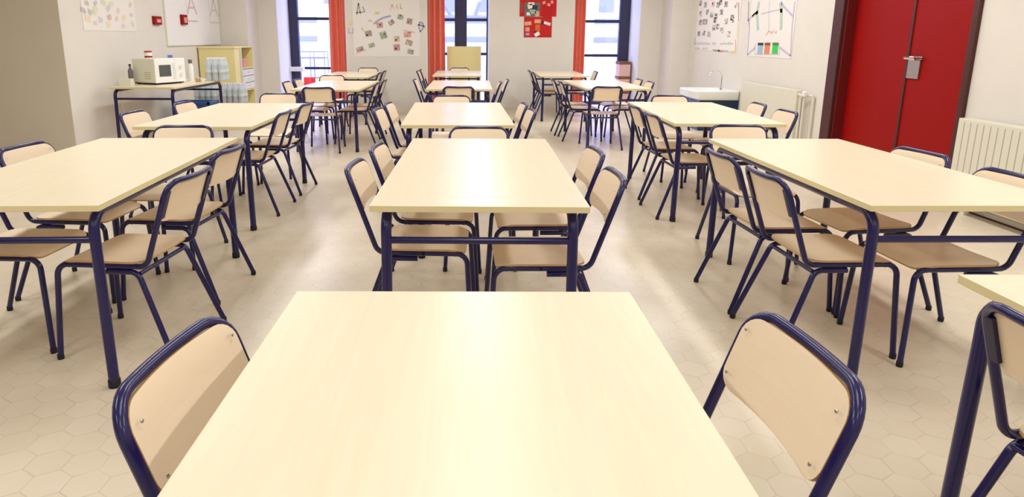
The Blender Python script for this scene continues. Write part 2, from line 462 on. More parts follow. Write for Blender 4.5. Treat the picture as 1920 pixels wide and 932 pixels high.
# ------------------------------------------------------------------ chair (faces +Y, origin on the floor under the seat)
def shell(bm, grid, th, mi_edge=1):
    """grid of points [i][j] -> closed thin shell; thickness along -normal"""
    n, m_ = len(grid), len(grid[0])
    def nrm(i, j):
        a = grid[min(i + 1, n - 1)][j] - grid[max(i - 1, 0)][j]; c = grid[i][min(j + 1, m_ - 1)] - grid[i][max(j - 1, 0)]
        return a.cross(c).normalized()
    A = [[bm.verts.new(grid[i][j]) for j in range(m_)] for i in range(n)]
    B = [[bm.verts.new(grid[i][j] - nrm(i, j) * th) for j in range(m_)] for i in range(n)]
    for i in range(n - 1):
        for j in range(m_ - 1):
            bm.faces.new((A[i][j], A[i + 1][j], A[i + 1][j + 1], A[i][j + 1]))
            bm.faces.new((B[i][j + 1], B[i + 1][j + 1], B[i + 1][j], B[i][j]))
    ring = [(i, 0) for i in range(n)] + [(n - 1, j) for j in range(1, m_)] + [(i, m_ - 1) for i in range(n - 2, -1, -1)] + [(0, j) for j in range(m_ - 2, 0, -1)]
    for q in range(len(ring)):
        (i, j), (k, l) = ring[q], ring[(q + 1) % len(ring)]
        f = bm.faces.new((A[k][l], A[i][j], B[i][j], B[k][l])); f.material_index = mi_edge
    bmesh.ops.recalc_face_normals(bm, faces=bm.faces)

def rounded(hw, hh, r, u, v):
    """map u,v in [-1,1] to a rounded rectangle by limiting the half width per row"""
    y = v * hh
    d = abs(y) - (hh - r)
    x = hw if d <= 0 else hw - r + math.sqrt(max(r * r - d * d, 0))
    return u * x, y
CW = 0.182            # half width between tube centres
BT_Y, BT_Z = -0.33, 0.777
BB_Y, BB_Z = -0.205, 0.418
def back_pt(t):       # point on the upright line, t = 0 bottom .. 1 top
    return BB_Y + (BT_Y - BB_Y) * t, BB_Z + (BT_Z - BB_Z) * t
def make_chair():
    t = empty('canteen_chair'); t['category'] = 'chair'
    up = Vector((0, BT_Y - BB_Y, BT_Z - BB_Z)).normalized()          # along the backrest, upwards
    nf = Vector((0, up.z, -up.y))                                     # forward normal of the backrest
    r = 0.0118
    # back frame: side rail - upright - curved top - upright - side rail
    base = [(-CW, 0.0, BB_Z), (-CW, BB_Y, BB_Z), (-CW, BT_Y, BT_Z), (CW, BT_Y, BT_Z), (CW, BB_Y, BB_Z), (CW, 0.0, BB_Z)]
    pts = fillet(base, [0.05, 0.065, 0.065, 0.05], 7)
    # subdivide the top bar and bow it backwards
    out = []
    for a, c in zip(pts, pts[1:]):
        out.append(a)
        if abs(a.x - c.x) > 0.1:
            for k in range(1, 8): out.append(a.lerp(c, k / 8))
    out.append(pts[-1])
    for p in out:
        if p.z > 0.58:
            bow = (1 - (abs(p.x) / CW) ** 2) * 0.024
            p.y -= bow * max(0, min(1, (p.z - 0.58) / 0.15)); p.z -= bow * 0.25 * max(0, min(1, (p.z - 0.68) / 0.08))
    b = NB(); tube(b, out, r, 12); build('back_frame', b, 'navy', t, True)
    # seat frame: front legs' upper tubes and cross tubes
    b = NB(); tube(b, [(-CW, -0.17, BB_Z - 0.032), (CW, -0.17, BB_Z - 0.032)], 0.010, 10); build('crossbar', b, 'navy', t, True)
    b = NB(); tube(b, [(-CW, 0.135, BB_Z - 0.004), (CW, 0.135, BB_Z - 0.004)], 0.010, 10); build('crossbar', b, 'navy', t, True)
    for s in (-1, 1):
        b = NB(); tube(b, fillet([(s * CW, -0.01, BB_Z), (s * CW, 0.185, BB_Z), (s * (CW + 0.024), 0.208, 0.02)], 0.05, 7), r, 12)
        lg = build('front_leg', b, 'navy', t, True)
        b = NB(); lathe(b, [(0.0128, 0), (0.0134, 0.003), (0.0134, 0.02), (0.0122, 0.023)], s * (CW + 0.0245), 0.209, 0, 12); build('foot_cap', b, 'rubber', lg, True)
        b = NB(); tube(b, fillet([(s * (CW + 0.002), -0.03, BB_Z - 0.024), (s * (CW + 0.002), -0.165, BB_Z - 0.024), (s * (CW + 0.036), -0.305, 0.02)], 0.045, 7), r, 12)
        lg = build('rear_leg', b, 'navy', t, True)
        b = NB(); lathe(b, [(0.0128, 0), (0.0134, 0.003), (0.0134, 0.02), (0.0122, 0.023)], s * (CW + 0.0365), -0.306, 0, 12); build('foot_cap', b, 'rubber', lg, True)
    # backrest: bowed plywood on the front of the uprights
    n, m_ = 21, 17; hw, hh = CW - 0.005, 0.086
    cy, cz = back_pt(0.735); grid = []
    for i in range(n):
        row = []
        for j in range(m_):
            u = -1 + 2 * i / (n - 1)
            v = -math.cos(math.pi * j / (m_ - 1))
            x, h_ = rounded(hw, hh, 0.045, u, v)
            bow = (1 - (abs(x) / hw) ** 2) * 0.024
            p = Vector((x, cy, cz)) + up * h_ + nf * 0.0125 - Vector((0, bow, 0))
            row.append(p)
        grid.append(row)
    b = NB(); shell(b, grid, -0.009); bk = build('backrest', b, ['ply', 'ply_edge'], t, True)
    # brackets on the uprights
    for s in (-1, 1):
        b = NB()
        rot = Matrix.Translation((s * (CW - 0.016), cy, cz)) @ Matrix.Rotation(-math.atan2(up.y, up.z), 4, 'X')
        box(b, -0.013, 0.009, -0.012, 0.001, -0.060, 0.060, 0.002, rot=rot)
        build('bracket', b, 'navy_dark', t)
    for s in (-1, 1):
        for q in (-1, 1):
            x = s * (hw - 0.022); bow = (1 - (abs(x) / hw) ** 2) * 0.024
            p = Vector((x, cy, cz)) + up * (q * 0.052) + nf * 0.0218 - Vector((0, bow, 0))
            b = NB(); lathe(b, [(0.0038, -0.001), (0.0038, 0.0012), (0.002, 0.0018)], seg=8)
            bmesh.ops.transform(b, matrix=Matrix.Translation(p) @ nf.to_track_quat('Z', 'Y').to_matrix().to_4x4(), verts=b.verts)
            build('screw', b, 'steel', bk)
    # seat
    n, m_ = 17, 19; grid = []; hw, hh = 0.188, 0.186
    for i in range(n):
        row = []
        for j in range(m_):
            u = -1 + 2 * i / (n - 1); v = -math.cos(math.pi * j / (m_ - 1))
            x, y = rounded(hw, hh, 0.05, u, v)
            z = BB_Z + 0.0205
            if y > 0.10: z -= ((y - 0.10) / 0.09) ** 2 * 0.022
            if y < -0.10: z += ((-y - 0.10) / 0.09) ** 2 * 0.004
            z -= 0.006 * (1 - (x / hw) ** 2) * (1 if y < 0.1 else max(0, 1 - (y - 0.1) / 0.09))
            row.append(Vector((x, y - 0.005, z)))
        grid.append(row)
    b = NB(); shell(b, grid, 0.009); build('seat', b, ['ply', 'ply_edge'], t, True)
    return t

T0 = make_table(); table_used = []
def table(x, y, rot, label, group='maple dining tables in rows'):
    """x, y = middle of the near short edge"""
    t = T0 if not table_used else copy_tree(T0)
    table_used.append(t)
    a = R(rot)
    t.location = (x - math.sin(a) * TL / 2, y + math.cos(a) * TL / 2, 0); t.rotation_euler = (0, 0, a)
    t['label'] = label; t['group'] = group
    return t
TT = [
 (-0.011, -0.16, 0.3, 'maple-topped navy dining table in the very foreground, nearest the viewer'),
 (0.028, 2.262, -0.5, 'maple-topped dining table directly behind the foreground table, centre column'),
 (-0.101, 4.50, 1.4, 'centre column dining table, third from the viewer, with a strong white glare'),
 (-0.16, 7.75, 0.0, 'centre column dining table behind the glare-lit one, a chair at its near end'),
 (-0.25, 10.60, 0.0, 'farthest centre column dining table, in front of the yellow board and middle window'),
 (-1.748, 2.238, 2.6, 'large dining table at left front, cut by the left picture edge'),
 (-1.903, 4.36, 0.9, 'left column dining table in front of the microwave side table'),
 (-1.73, 7.60, -0.4, 'left column dining table third from the viewer, with a chair at each end'),
 (-2.02, 10.08, 0.0, 'farthest dining table of the left column, below the leftmost curtain'),
 (1.868, 2.306, 0.8, 'large dining table at right front, between the aisle and the red door'),
 (1.86, 4.63, -1.4, 'right column dining table in front of the low sink'),
 (1.79, 7.93, 2.5, 'right column dining table whose near end chair faces away from the viewer'),
 (1.50, 10.60, 0.0, 'farthest dining table of the right column, under the narrow curtain'),
]
for a in TT: table(*a)
table(1.665, -0.03, 0, 'dining table at lower right, only its back left corner in view')
mwt = table(-3.99, 7.84, 0, 'maple side table against the left wall carrying the microwave', 'microwave side table'); 

C0 = make_chair(); chair_used = []
def chair(bx, by, face, label, group):
    """bx, by = middle of the top bar; face = direction it faces, degrees (0 = +X, 90 = +Y)"""
    far = by > 4.0
    c = C0 if not chair_used else copy_tree(C0, None, ('screw',) if far else ())
    chair_used.append(c)
    a = R(face)
    c.location = (bx + math.cos(a) * 0.33, by + math.sin(a) * 0.33, 0); c.rotation_euler = (0, 0, a - math.pi / 2)
    c['label'] = label; c['group'] = group
G = 'navy framed plywood chairs around the dining tables'
CH = [
 (-0.542, 1.085, -6, 'chair at lower left, tucked into the left side of the foreground table'),
 (0.625, 1.12, 184, 'chair at lower right, bare backrest beside the foreground table'),
 (1.175, 1.18, 8, 'chair cut by the right picture edge, at the corner table lower right'),
 (-0.53, 2.89, -2, 'nearer of two chairs on the left of the second centre table'),
 (-0.50, 3.38, -2, 'farther of two chairs on the left of the second centre table'),
 (0.605, 2.70, 181, 'nearer of two chairs on the right of the second centre table'),
 (0.632, 3.28, 182, 'farther of two chairs on the right of the second centre table'),
 (0.041, 4.14, 271, 'end chair between the second and third centre tables, facing the viewer'),
 (-0.758, 5.20, -2, 'nearer of two chairs on the left of the third centre table'),
 (-0.735, 5.68, -3, 'farther of two chairs on the left of the third centre table'),
 (0.475, 5.18, 183, 'nearer of two chairs on the right of the third centre table'),
 (0.45, 5.68, 183, 'farther of two chairs on the right of the third centre table'),
 (-0.209, 6.47, 272, 'end chair at the far end of the glare-lit third centre table'),
 (-0.165, 7.70, 91, 'chair at the near end of the fourth centre table, back to the viewer'),
 (-0.79, 8.98, 0, 'left chair of the fourth centre table, nearest on that side'),
 (0.36, 8.56, 180, 'nearer of two chairs on the right of the fourth centre table'),
 (0.48, 9.06, 180, 'farther of two chairs on the right of the fourth centre table'),
 (-0.94, 11.30, 0, 'nearer left chair of the farthest centre table'),
 (-0.93, 11.85, 0, 'farther left chair of the farthest centre table'),
 (-0.25, 12.60, 270, 'end chair standing before the yellow board at the middle window'),
 # left front table
 (-1.19, 2.68, 175, 'nearer of two chairs on the aisle side of the left front table'),
 (-1.255, 3.31, 175, 'farther of two chairs on the aisle side of the left front table'),
 (-2.36, 3.36, -4, 'wall-side chair of the left front table, backrest against the shaded wall'),
 (-2.34, 2.80, -2, 'chair at the left picture edge, seat under the left front table'),
 (-1.855, 4.135, 272, 'end chair at the far end of the left front table'),
 # left second
 (-1.455, 5.00, 179, 'nearer of two aisle-side chairs at the table before the microwave'),
 (-1.445, 5.66, 176, 'farther of two aisle-side chairs at the table before the microwave'),
 (-2.59, 4.93, -3, 'nearer wall-side chair at the table before the microwave'),
 (-2.53, 5.67, -3, 'farther wall-side chair, in front of the blue crate'),
 (-1.977, 6.64, 272, 'end chair at the far end of the table before the microwave'),
 # left third
 (-1.78, 7.50, 93, 'chair at the near end of the third left table, back to the viewer'),
 (-1.22, 8.42, 180, 'nearer aisle-side chair of the third left table'),
 (-1.20, 8.92, 180, 'farther aisle-side chair of the third left table'),
 (-2.40, 8.42, 0, 'nearer window-side chair at the third left table, beside the white jamb'),
 (-2.39, 8.92, 0, 'farther window-side chair at the third left table'),
 (-2.13, 9.93, 272, 'end chair at the far end of the third left table'),
 (-1.54, 10.88, 180, 'nearer aisle-side chair of the farthest left table'),
 (-1.53, 11.40, 180, 'farther aisle-side chair of the farthest left table'),
 (-1.98, 12.45, 270, 'end chair below the collage poster at the farthest left table'),
 # right front
 (1.268, 2.745, 2, 'nearer of two aisle-side chairs at the right front table'),
 (1.255, 3.225, 3, 'farther of two aisle-side chairs at the right front table'),
 (2.315, 3.29, 188, 'chair in front of the red door at the right front table'),
 (2.325, 2.72, 183, 'chair at right edge in front of the ribbed radiator'),
 (1.765, 4.28, 271, 'end chair at the far end of the right front table'),
 # right second
 (1.375, 4.95, 2, 'nearer of two aisle-side chairs at the table before the sink'),
 (1.39, 5.56, 2, 'farther of two aisle-side chairs at the table before the sink'),
 (2.53, 5.20, 180, 'nearer wall-side chair, in front of the radiator pipes'),
 (2.56, 5.80, 177, 'farther wall-side chair, in front of the flat radiator'),
 (1.993, 6.58, 272, 'end chair in front of the low sink'),
 # right third
 (1.62, 7.81, 92, 'chair at the near end of the third right table, back to the viewer'),
 (1.18, 8.74, 0, 'nearer aisle-side chair of the third right table'),
 (1.14, 9.26, 0, 'farther aisle-side chair of the third right table'),
 (2.38, 8.74, 180, 'nearer wall-side chair of the third right table'),
 (2.36, 9.26, 180, 'farther wall-side chair of the third right table'),
 (1.03, 11.15, 0, 'nearer aisle-side chair of the farthest right table'),
 (1.02, 11.75, 0, 'farther aisle-side chair of the farthest right table'),
 (2.14, 11.4, 180, 'wall-side chair of the farthest right table'),
]
for x, y, f, l in CH: chair(x, y, f, 'navy-framed plywood ' + l, G)

# ------------------------------------------------------------------ things on the microwave table
tz = TH
mw = empty('microwave', (-4.07, 8.50, tz), R(-24)); tag(mw, 'white microwave oven on the side table against the left wall', 'microwave')
b = NB(); box(b, -0.19, 0.19, -0.235, 0.235, 0.022, 0.325, 0.012); build('body', b, 'cream', mw)
b = NB(); box(b, 0.19, 0.212, -0.235, 0.075, 0.022, 0.325, 0.006); dr = build('door', b, 'white', mw)
b = NB(); box(b, 0.211, 0.215, -0.175, 0.005, 0.10, 0.245, 0.002); build('door_window', b, 'dark', dr)
b = NB(); tube(b, fillet([(0.21, 0.045, 0.07), (0.232, 0.045, 0.07), (0.232, 0.045, 0.27), (0.21, 0.045, 0.27)], 0.01, 3), 0.006, 8); build('door_handle', b, 'white', dr)
b = NB(); box(b, 0.19, 0.21, 0.079, 0.235, 0.022, 0.325, 0.006); cp = build('control_panel', b, 'white', mw)
for zz in (0.12, 0.22):
    b = NB(); tube(b, [(0.209, 0.157, zz), (0.226, 0.157, zz)], 0.022, 14); build('knob', b, 'cream', cp, True)
b = NB(); box(b, -0.18, 0.18, -0.225, 0.225, 0.008, 0.022); build('base', b, 'black', mw)
for sx in (-0.15, 0.15):
    for sy in (-0.19, 0.19):
        b = NB(); lathe(b, [(0.015, 0), (0.015, 0.01)], sx, sy, 0, 8); build('foot', b, 'black', mw)
b = NB()
for k in range(4): box(b, 0.02, 0.13, -0.2365, -0.2345, 0.07 + k * 0.025, 0.078 + k * 0.025)
build('vent', b, 'radiator_groove', mw)
# red and white tin on top
t = empty('tin', (-4.17, 8.47, tz + 0.325)); tag(t, 'small white tin with red lid and red band on the microwave', 'tin')
b = NB(); lathe(b, [(0.045, 0), (0.045, 0.075)], seg=18); build('can', b, 'p_wht', t, True)
b = NB(); lathe(b, [(0.046, 0.008), (0.046, 0.028)], seg=18); build('band', b, 'p_dred', t, True)
b = NB(); lathe(b, [(0.047, 0.072), (0.047, 0.086), (0.03, 0.092)], seg=18); build('lid', b, 'p_brick', t, True)
t = empty('sugar_box', (-3.98, 8.66, tz + 0.325), 0.4); tag(t, 'small dark blue box at the back of the microwave top', 'box')
b = NB(); box(b, -0.03, 0.03, -0.02, 0.02, 0, 0.035, 0.002); build('carton', b, 'p_blue', t)
t = empty('cardboard_box', (-4.25, 8.02, tz), 0.1); tag(t, 'small cream carton on the side table left of the microwave', 'box')
b = NB(); box(b, -0.07, 0.07, -0.05, 0.05, 0, 0.09, 0.003); build('carton', b, 'cream', t); b = NB(); box(b, -0.071, 0.071, -0.008, 0.008, 0.086, 0.0915); build('tape', b, 'p_tan', t)
t = empty('grey_bottle', (-4.335, 8.3, tz)); tag(t, 'slim grey bottle by the wall behind the cream carton', 'bottle')
b = NB(); lathe(b, [(0.03, 0), (0.03, 0.17), (0.012, 0.21), (0.012, 0.235)], seg=14); build('bottle_body', b, 'p_grey', t, True)
b = NB(); lathe(b, [(0.014, 0.23), (0.014, 0.255)], seg=12); build('cap', b, 'p_dk', t, True)
t = empty('thermos', (-3.86, 8.98, tz)); tag(t, 'tall white flask with grey stripe behind the microwave', 'flask')
b = NB(); lathe(b, [(0.035, 0), (0.036, 0.2), (0.022, 0.24), (0.022, 0.26)], seg=14); build('flask_body', b, 'white', t, True)
b = NB(); lathe(b, [(0.0225, 0.24), (0.025, 0.26), (0.025, 0.29)], seg=14); build('stopper', b, 'p_grey', t, True)
for (x, y, m, l, hh) in ((-3.70, 8.80, 'p_tan', 'small brown cup on the side table beside the microwave', 0.05), (-3.72, 8.92, 'white', 'white cup between the brown cup and the dark cup', 0.05),
                     (-3.66, 8.86, 'p_brown', 'small dark cup behind the white cups on the side table', 0.045), (-3.62, 8.77, 'p_wht', 'white cup nearest the table edge on the side table', 0.05)):
    t = empty('cup', (x, y, tz)); tag(t, l, 'cup', 'cups on the side table')
    b = NB(); lathe(b, [(0.022, 0), (0.032, hh), (0.029, hh), (0.02, 0.006)], seg=14); build('cup_body', b, m, t, True)
    b = NB(); tube(b, fillet([(0.028, 0, hh * 0.8), (0.048, 0, hh * 0.7), (0.046, 0, hh * 0.3), (0.024, 0, hh * 0.25)], 0.01, 3), 0.003, 6); build('handle', b, m, t, True)
# power cord under the table
b = NB(); tube(b, fillet([(-4.42, 8.2, 0.80), (-4.45, 8.2, 0.6), (-4.43, 8.25, 0.35), (-4.5, 8.3, 0.2), (-4.593, 8.3, 0.22)], 0.1, 5), 0.006, 6)
o = build('power_cord', b, 'cream', None, True); tag(o, 'pale power cord hanging under the microwave table', 'cord')

# water bottles in shrink-wrapped packs
def make_bottle():
    t = empty('water_bottle'); t['category'] = 'bottle'
    b = NB(); prof = [(0.036, 0), (0.043, 0.008), (0.043, 0.07), (0.040, 0.08), (0.043, 0.09), (0.043, 0.17), (0.040, 0.18), (0.043, 0.19), (0.042, 0.215), (0.028, 0.262), (0.015, 0.285), (0.015, 0.30)]
    lathe(b, prof, seg=14); build('bottle_body', b, 'bottle', t, True)
    b = NB(); lathe(b, [(0.016, 0.292), (0.016, 0.315)], seg=12); build('cap', b, 'p_wht', t, True)
    b = NB(); lathe(b, [(0.0434, 0.115), (0.0434, 0.15)], seg=14); build('bottle_label', b, 'l_teal', t, True)
    return t
B0 = make_bottle(); bu = []
def pack(cx, cy, z, label, group, rz=0.0, nx=3, ny=2):
    for i in range(nx):
        for j in range(ny):
            o = B0 if not bu else copy_tree(B0)
            bu.append(o)
            dx, dy = (i - (nx - 1) / 2) * 0.089, (j - (ny - 1) / 2) * 0.089
            o.location = (cx + dx * math.cos(rz) - dy * math.sin(rz), cy + dx * math.sin(rz) + dy * math.cos(rz), z)
            o['label'] = label; o['group'] = group
pack(-3.585, 9.2, tz, 'clear water bottle in the pack standing on the side table', 'water bottles on the side table', 0.05, 3, 3)
pack(-3.75, 10.25, 0, 'clear water bottle in the lower layer on the floor beside the yellow cabinet', 'water bottles in the lower floor layer', 0, 4, 3)
b = NB(); box(b, -3.94, -3.56, 10.1, 10.4, 0.3155, 0.3215); o = build('cardboard_tray', b, 'p_tan'); tag(o, 'thin cardboard sheet between the two layers of water bottles', 'cardboard')
pack(-3.75, 10.25, 0.3215, 'clear water bottle in the upper layer beside the yellow cabinet', 'water bottles in the upper floor layer', 0, 4, 3)
pack(-4.17, 10.2, 0, 'clear water bottle in the lower layer seen under the side table', 'water bottles under the table, lower', 0, 4, 2)
b = NB(); box(b, -4.36, -3.98, 10.07, 10.33, 0.3155, 0.3215); o = build('cardboard_tray', b, 'p_tan'); tag(o, 'cardboard sheet on the bottles seen under the side table', 'cardboard')
pack(-4.17, 10.2, 0.3215, 'clear water bottle in the upper layer seen under the side table', 'water bottles under the table, upper', 0, 4, 2)
# blue crate
t = empty('crate', (-4.15, 9.75, 0)); tag(t, 'blue plastic crate on the floor under the side table', 'crate')
b = NB()
box(b, -0.25, 0.25, -0.17, 0.17, 0, 0.02); 
for (x0, x1, y0, y1) in ((-0.25, 0.25, -0.17, -0.155), (-0.25, 0.25, 0.155, 0.17), (-0.25, -0.235, -0.17, 0.17), (0.235, 0.25, -0.17, 0.17)): box(b, x0, x1, y0, y1, 0, 0.36)
build('crate_body', b, 'crate', t)
b = NB()
for (x0, x1, y0, y1) in ((-0.265, 0.265, -0.185, -0.15), (-0.265, 0.265, 0.15, 0.185), (-0.265, -0.23, -0.185, 0.185), (0.23, 0.265, -0.185, 0.185)): box(b, x0, x1, y0, y1, 0.36, 0.40, 0.004)
build('rim', b, 'crate', t)

# cabinets in the left back corner
t = empty('cabinet', (-4.275, 11.0, 0)); tag(t, 'pale yellow cabinet behind the water bottles in the left corner', 'cabinet')
b = NB(); box(b, -0.30, 0.30, 0, 0.22, 0.03, 1.15, 0.004); build('body', b, 'yellow', t)
b = NB(); box(b, -0.31, 0.31, -0.01, 0.23, 1.15, 1.18, 0.003); build('cabinet_top', b, 'yellow', t); b = NB(); box(b, -0.28, 0.28, 0.02, 0.2, 0, 0.03); build('plinth', b, 'yellow_in', t)
t = empty('shelf_unit', (-4.10, 11.56, 0)); tag(t, 'open shelf unit with white side panel and drawers, left of the leftmost window', 'shelf unit')
x0, x1, y0, y1 = -0.22, 0.13, -0.25, 0.35
b = NB(); box(b, x0, x1, y0, y0 + 0.02, 0, 1.18, 0.002); build('side_panel', b, 'paper', t)
b = NB(); box(b, x0, x1, y1 - 0.02, y1, 0, 1.18, 0.002); build('side_panel', b, 'yellow', t)
b = NB(); box(b, x0, x0 + 0.015, y0 + 0.02, y1 - 0.02, 0, 1.18); build('rear_panel', b, 'yellow_in', t)
for z in (0.0, 0.42, 0.80, 1.16):
    b = NB(); box(b, x0 + 0.015, x1, y0 + 0.02, y1 - 0.02, z, z + 0.02); build('shelf', b, 'yellow', t)
for k in range(3):
    b = NB(); z = 0.445 + k * 0.118; box(b, x0 + 0.03, x1 + 0.008, y0 + 0.025, y1 - 0.025, z, z + 0.108, 0.003); dw = build('drawer', b, 'cream', t)
    b = NB(); tube(b, [(x1 + 0.014, 0.0, z + 0.06), (x1 + 0.014, 0.10, z + 0.06)], 0.004, 6); build('handle', b, 'steel', dw)
bx_ = NB(); box(bx_, -4.25, -3.99, 11.45, 11.62, 0.8205, 0.97, 0.003); o = build('file_box', bx_, 'p_pink'); tag(o, 'small pinkish box on the upper shelf of the open shelf unit', 'box')

# ------------------------------------------------------------------ sink
t = empty('sink_unit', (3.66, 9.6, 0)); tag(t, 'low blue sink unit with white basin against the right wall', 'sink')
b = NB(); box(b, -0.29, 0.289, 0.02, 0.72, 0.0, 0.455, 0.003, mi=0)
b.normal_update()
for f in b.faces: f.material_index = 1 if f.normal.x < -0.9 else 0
build('cabinet', b, ['blue_shaded', 'blue'], t)
b = NB()
box(b, -0.30, -0.29, 0.03, 0.36, 0.03, 0.43, 0.002); d1 = build('cabinet_door', b, 'blue', t)
b = NB(); box(b, -0.30, -0.29, 0.37, 0.71, 0.03, 0.43, 0.002); build('cabinet_door', b, 'blue', t)
# basin: outer block with a hollow
b = NB()
outer = [(-0.36, 0.0), (0.288, 0.0), (0.288, 1.0), (-0.36, 1.0)]
def rr(x0, x1, y0, y1, r, z, n=5):
    P = []
    for cx, cy, a0 in ((x1 - r, y1 - r, 0), (x0 + r, y1 - r, 90), (x0 + r, y0 + r, 180), (x1 - r, y0 + r, 270)):
        for k in range(n + 1):
            a = R(a0 + 90 * k / n); P.append(Vector((cx + r * math.cos(a), cy + r * math.sin(a), z)))
    return P
loops = [rr(-0.33, 0.288, 0.0, 0.74, 0.05, 0.456), rr(-0.37, 0.288, -0.02, 0.77, 0.07, 0.48), rr(-0.38, 0.288, -0.03, 0.78, 0.07, 0.58),
         rr(-0.37, 0.283, -0.02, 0.77, 0.06, 0.59), rr(-0.33, 0.13, 0.03, 0.72, 0.07, 0.585), rr(-0.30, 0.10, 0.06, 0.69, 0.07, 0.48)]
vs = [[b.verts.new(p) for p in L] for L in loops]
for a, c in zip(vs, vs[1:]):
    for k in range(len(a)): b.faces.new((a[k], a[(k + 1) % len(a)], c[(k + 1) % len(a)], c[k]))
b.faces.new(vs[0][::-1]); b.faces.new(vs[-1])
bmesh.ops.recalc_face_normals(b, faces=b.faces)
build('basin', b, 'white', t, True)
b = NB(); tube(b, fillet([(0.14, 0.36, 0.58), (0.14, 0.36, 0.80), (0.08, 0.35, 0.87), (-0.04, 0.34, 0.85), (-0.07, 0.335, 0.79)], 0.06, 5), 0.010, 10)
lathe(b, [(0.022, 0), (0.018, 0.06)], 0.14, 0.36, 0.58, 12); fa = build('faucet', b, 'chrome', t, True)
b = NB(); tube(b, [(0.14, 0.36, 0.61), (0.08, 0.25, 0.65)], 0.007, 8); build('lever', b, 'chrome', fa, True)

# ------------------------------------------------------------------ posters
def flat_x(bm, side, y0, y1, z0, z1, lift, mi, xw):           # little tile on a wall whose normal is +-X
    s = 1 if side == 'L' else -1
    xa = xw + s * lift; box(bm, min(xa, xa + s * 0.0008), max(xa, xa + s * 0.0008), y0, y1, z0, z1, mi=mi)
def seg_y(bm, p, q, w, mi, y):                                 # stroke on the back wall, points (x, z)
    a, c = Vector((p[0], 0, p[1])), Vector((q[0], 0, q[1])); dv = (c - a).normalized(); n = Vector((-dv.z, 0, dv.x)) * w / 2
    vv = [bm.verts.new(v + Vector((0, y, 0))) for v in (a - n, c - n, c + n, a + n)]
    vb = [bm.verts.new(v.co + Vector((0, 0.0008, 0))) for v in vv]
    bm.faces.new(vv).material_index = mi
    for k in range(4): bm.faces.new((vv[k], vb[k], vb[(k + 1) % 4], vv[(k + 1) % 4])).material_index = mi
def seg_x(bm, p, q, w, mi, x):                                 # stroke on a side wall, points (y, z)
    a, c = Vector((0, p[0], p[1])), Vector((0, q[0], q[1])); dv = (c - a).normalized(); n = Vector((0, -dv.z, dv.y)) * w / 2
    vv = [bm.verts.new(v + Vector((x, 0, 0))) for v in (a - n, c - n, c + n, a + n)]
    s = 0.0008 if x > 0 else -0.0008
    vb = [bm.verts.new(v.co + Vector((s, 0, 0))) for v in vv]
    bm.faces.new(vv).material_index = mi
    for k in range(4): bm.faces.new((vv[k], vb[k], vb[(k + 1) % 4], vv[(k + 1) % 4])).material_index = mi

# px -> wall converters (reading the photograph's layout in wall coordinates)
CF, CT, CXX, CR_, CHH = 1212.7, R(12.55), 885.1, R(0.24), 1.339
def ray(u, v):
    a, b_ = u - CXX, v - 341.3
    x = a * math.cos(CR_) + b_ * math.sin(CR_); y = -a * math.sin(CR_) + b_ * math.cos(CR_)
    X = x / CF; up_ = -y / CF
    return X, math.cos(CT) + up_ * math.sin(CT), -math.sin(CT) + up_ * math.cos(CT)
def onback(u, v, Y=YB):
    r_ = ray(u, v); t_ = Y / r_[1]; return r_[0] * t_, CHH + r_[2] * t_
def onside(u, v, X):
    r_ = ray(u, v); t_ = X / r_[0]; return r_[1] * t_, CHH + r_[2] * t_

def quad_back(bm, cx, cz, w, h, rot, mi, y):
    c, s = math.cos(rot), math.sin(rot)
    P = [(cx + c * a - s * d, cz + s * a + c * d) for a, d in ((-w / 2, -h / 2), (w / 2, -h / 2), (w / 2, h / 2), (-w / 2, h / 2))]
    vv = [bm.verts.new((p[0], y, p[1])) for p in P]; vb = [bm.verts.new((p[0], y + 0.0008, p[1])) for p in P]
    bm.faces.new(vv).material_index = mi
    for k in range(4): bm.faces.new((vv[k], vb[k], vb[(k + 1) % 4], vv[(k + 1) % 4])).material_index = mi
def quad_side(bm, cy, cz, w, h, rot, mi, x):
    c, s = math.cos(rot), math.sin(rot)
    P = [(cy + c * a - s * d, cz + s * a + c * d) for a, d in ((-w / 2, -h / 2), (w / 2, -h / 2), (w / 2, h / 2), (-w / 2, h / 2))]
    sg = 0.0008 if x > 0 else -0.0008
    vv = [bm.verts.new((x, p[0], p[1])) for p in P]; vb = [bm.verts.new((x + sg, p[0], p[1])) for p in P]
    bm.faces.new(vv).material_index = mi
    for k in range(4): bm.faces.new((vv[k], vb[k], vb[(k + 1) % 4], vv[(k + 1) % 4])).material_index = mi

# collage poster on the back wall
PM = ['paper', 'p_brick', 'p_green', 'p_brown', 'p_orange', 'p_blue', 'p_yel', 'p_violet', 'p_pink', 'p_grey', 'p_lime', 'p_dk', 'p_tan', 'p_skin', 'p_teal', 'p_red', 'p_wht']
pi = {n: i for i, n in enumerate(PM)}
PL = [('l_' + n[2:]) if n.startswith('p_') else n for n in PM]
PMID = [('m_' + n[2:]) if n.startswith('p_') else n for n in PM]
t = empty('collage_poster', (-1.6, YB - 0.003, 1.5)); tag(t, 'large white handmade poster with glued food pictures between two salmon curtains', 'poster')
off = Vector((1.6, -(YB - 0.003), -1.5))
def pbuild(name, b, mats, t, off):
    o = build(name, b, mats, t); o.location = off; return o
b = NB(); xa, za = onback(664, 106); xb, zb = onback(788, 104)
box(b, xa, xb, YB - 0.004, YB - 0.002, za, 2.06); sheet_b = b
y = YB - 0.0055
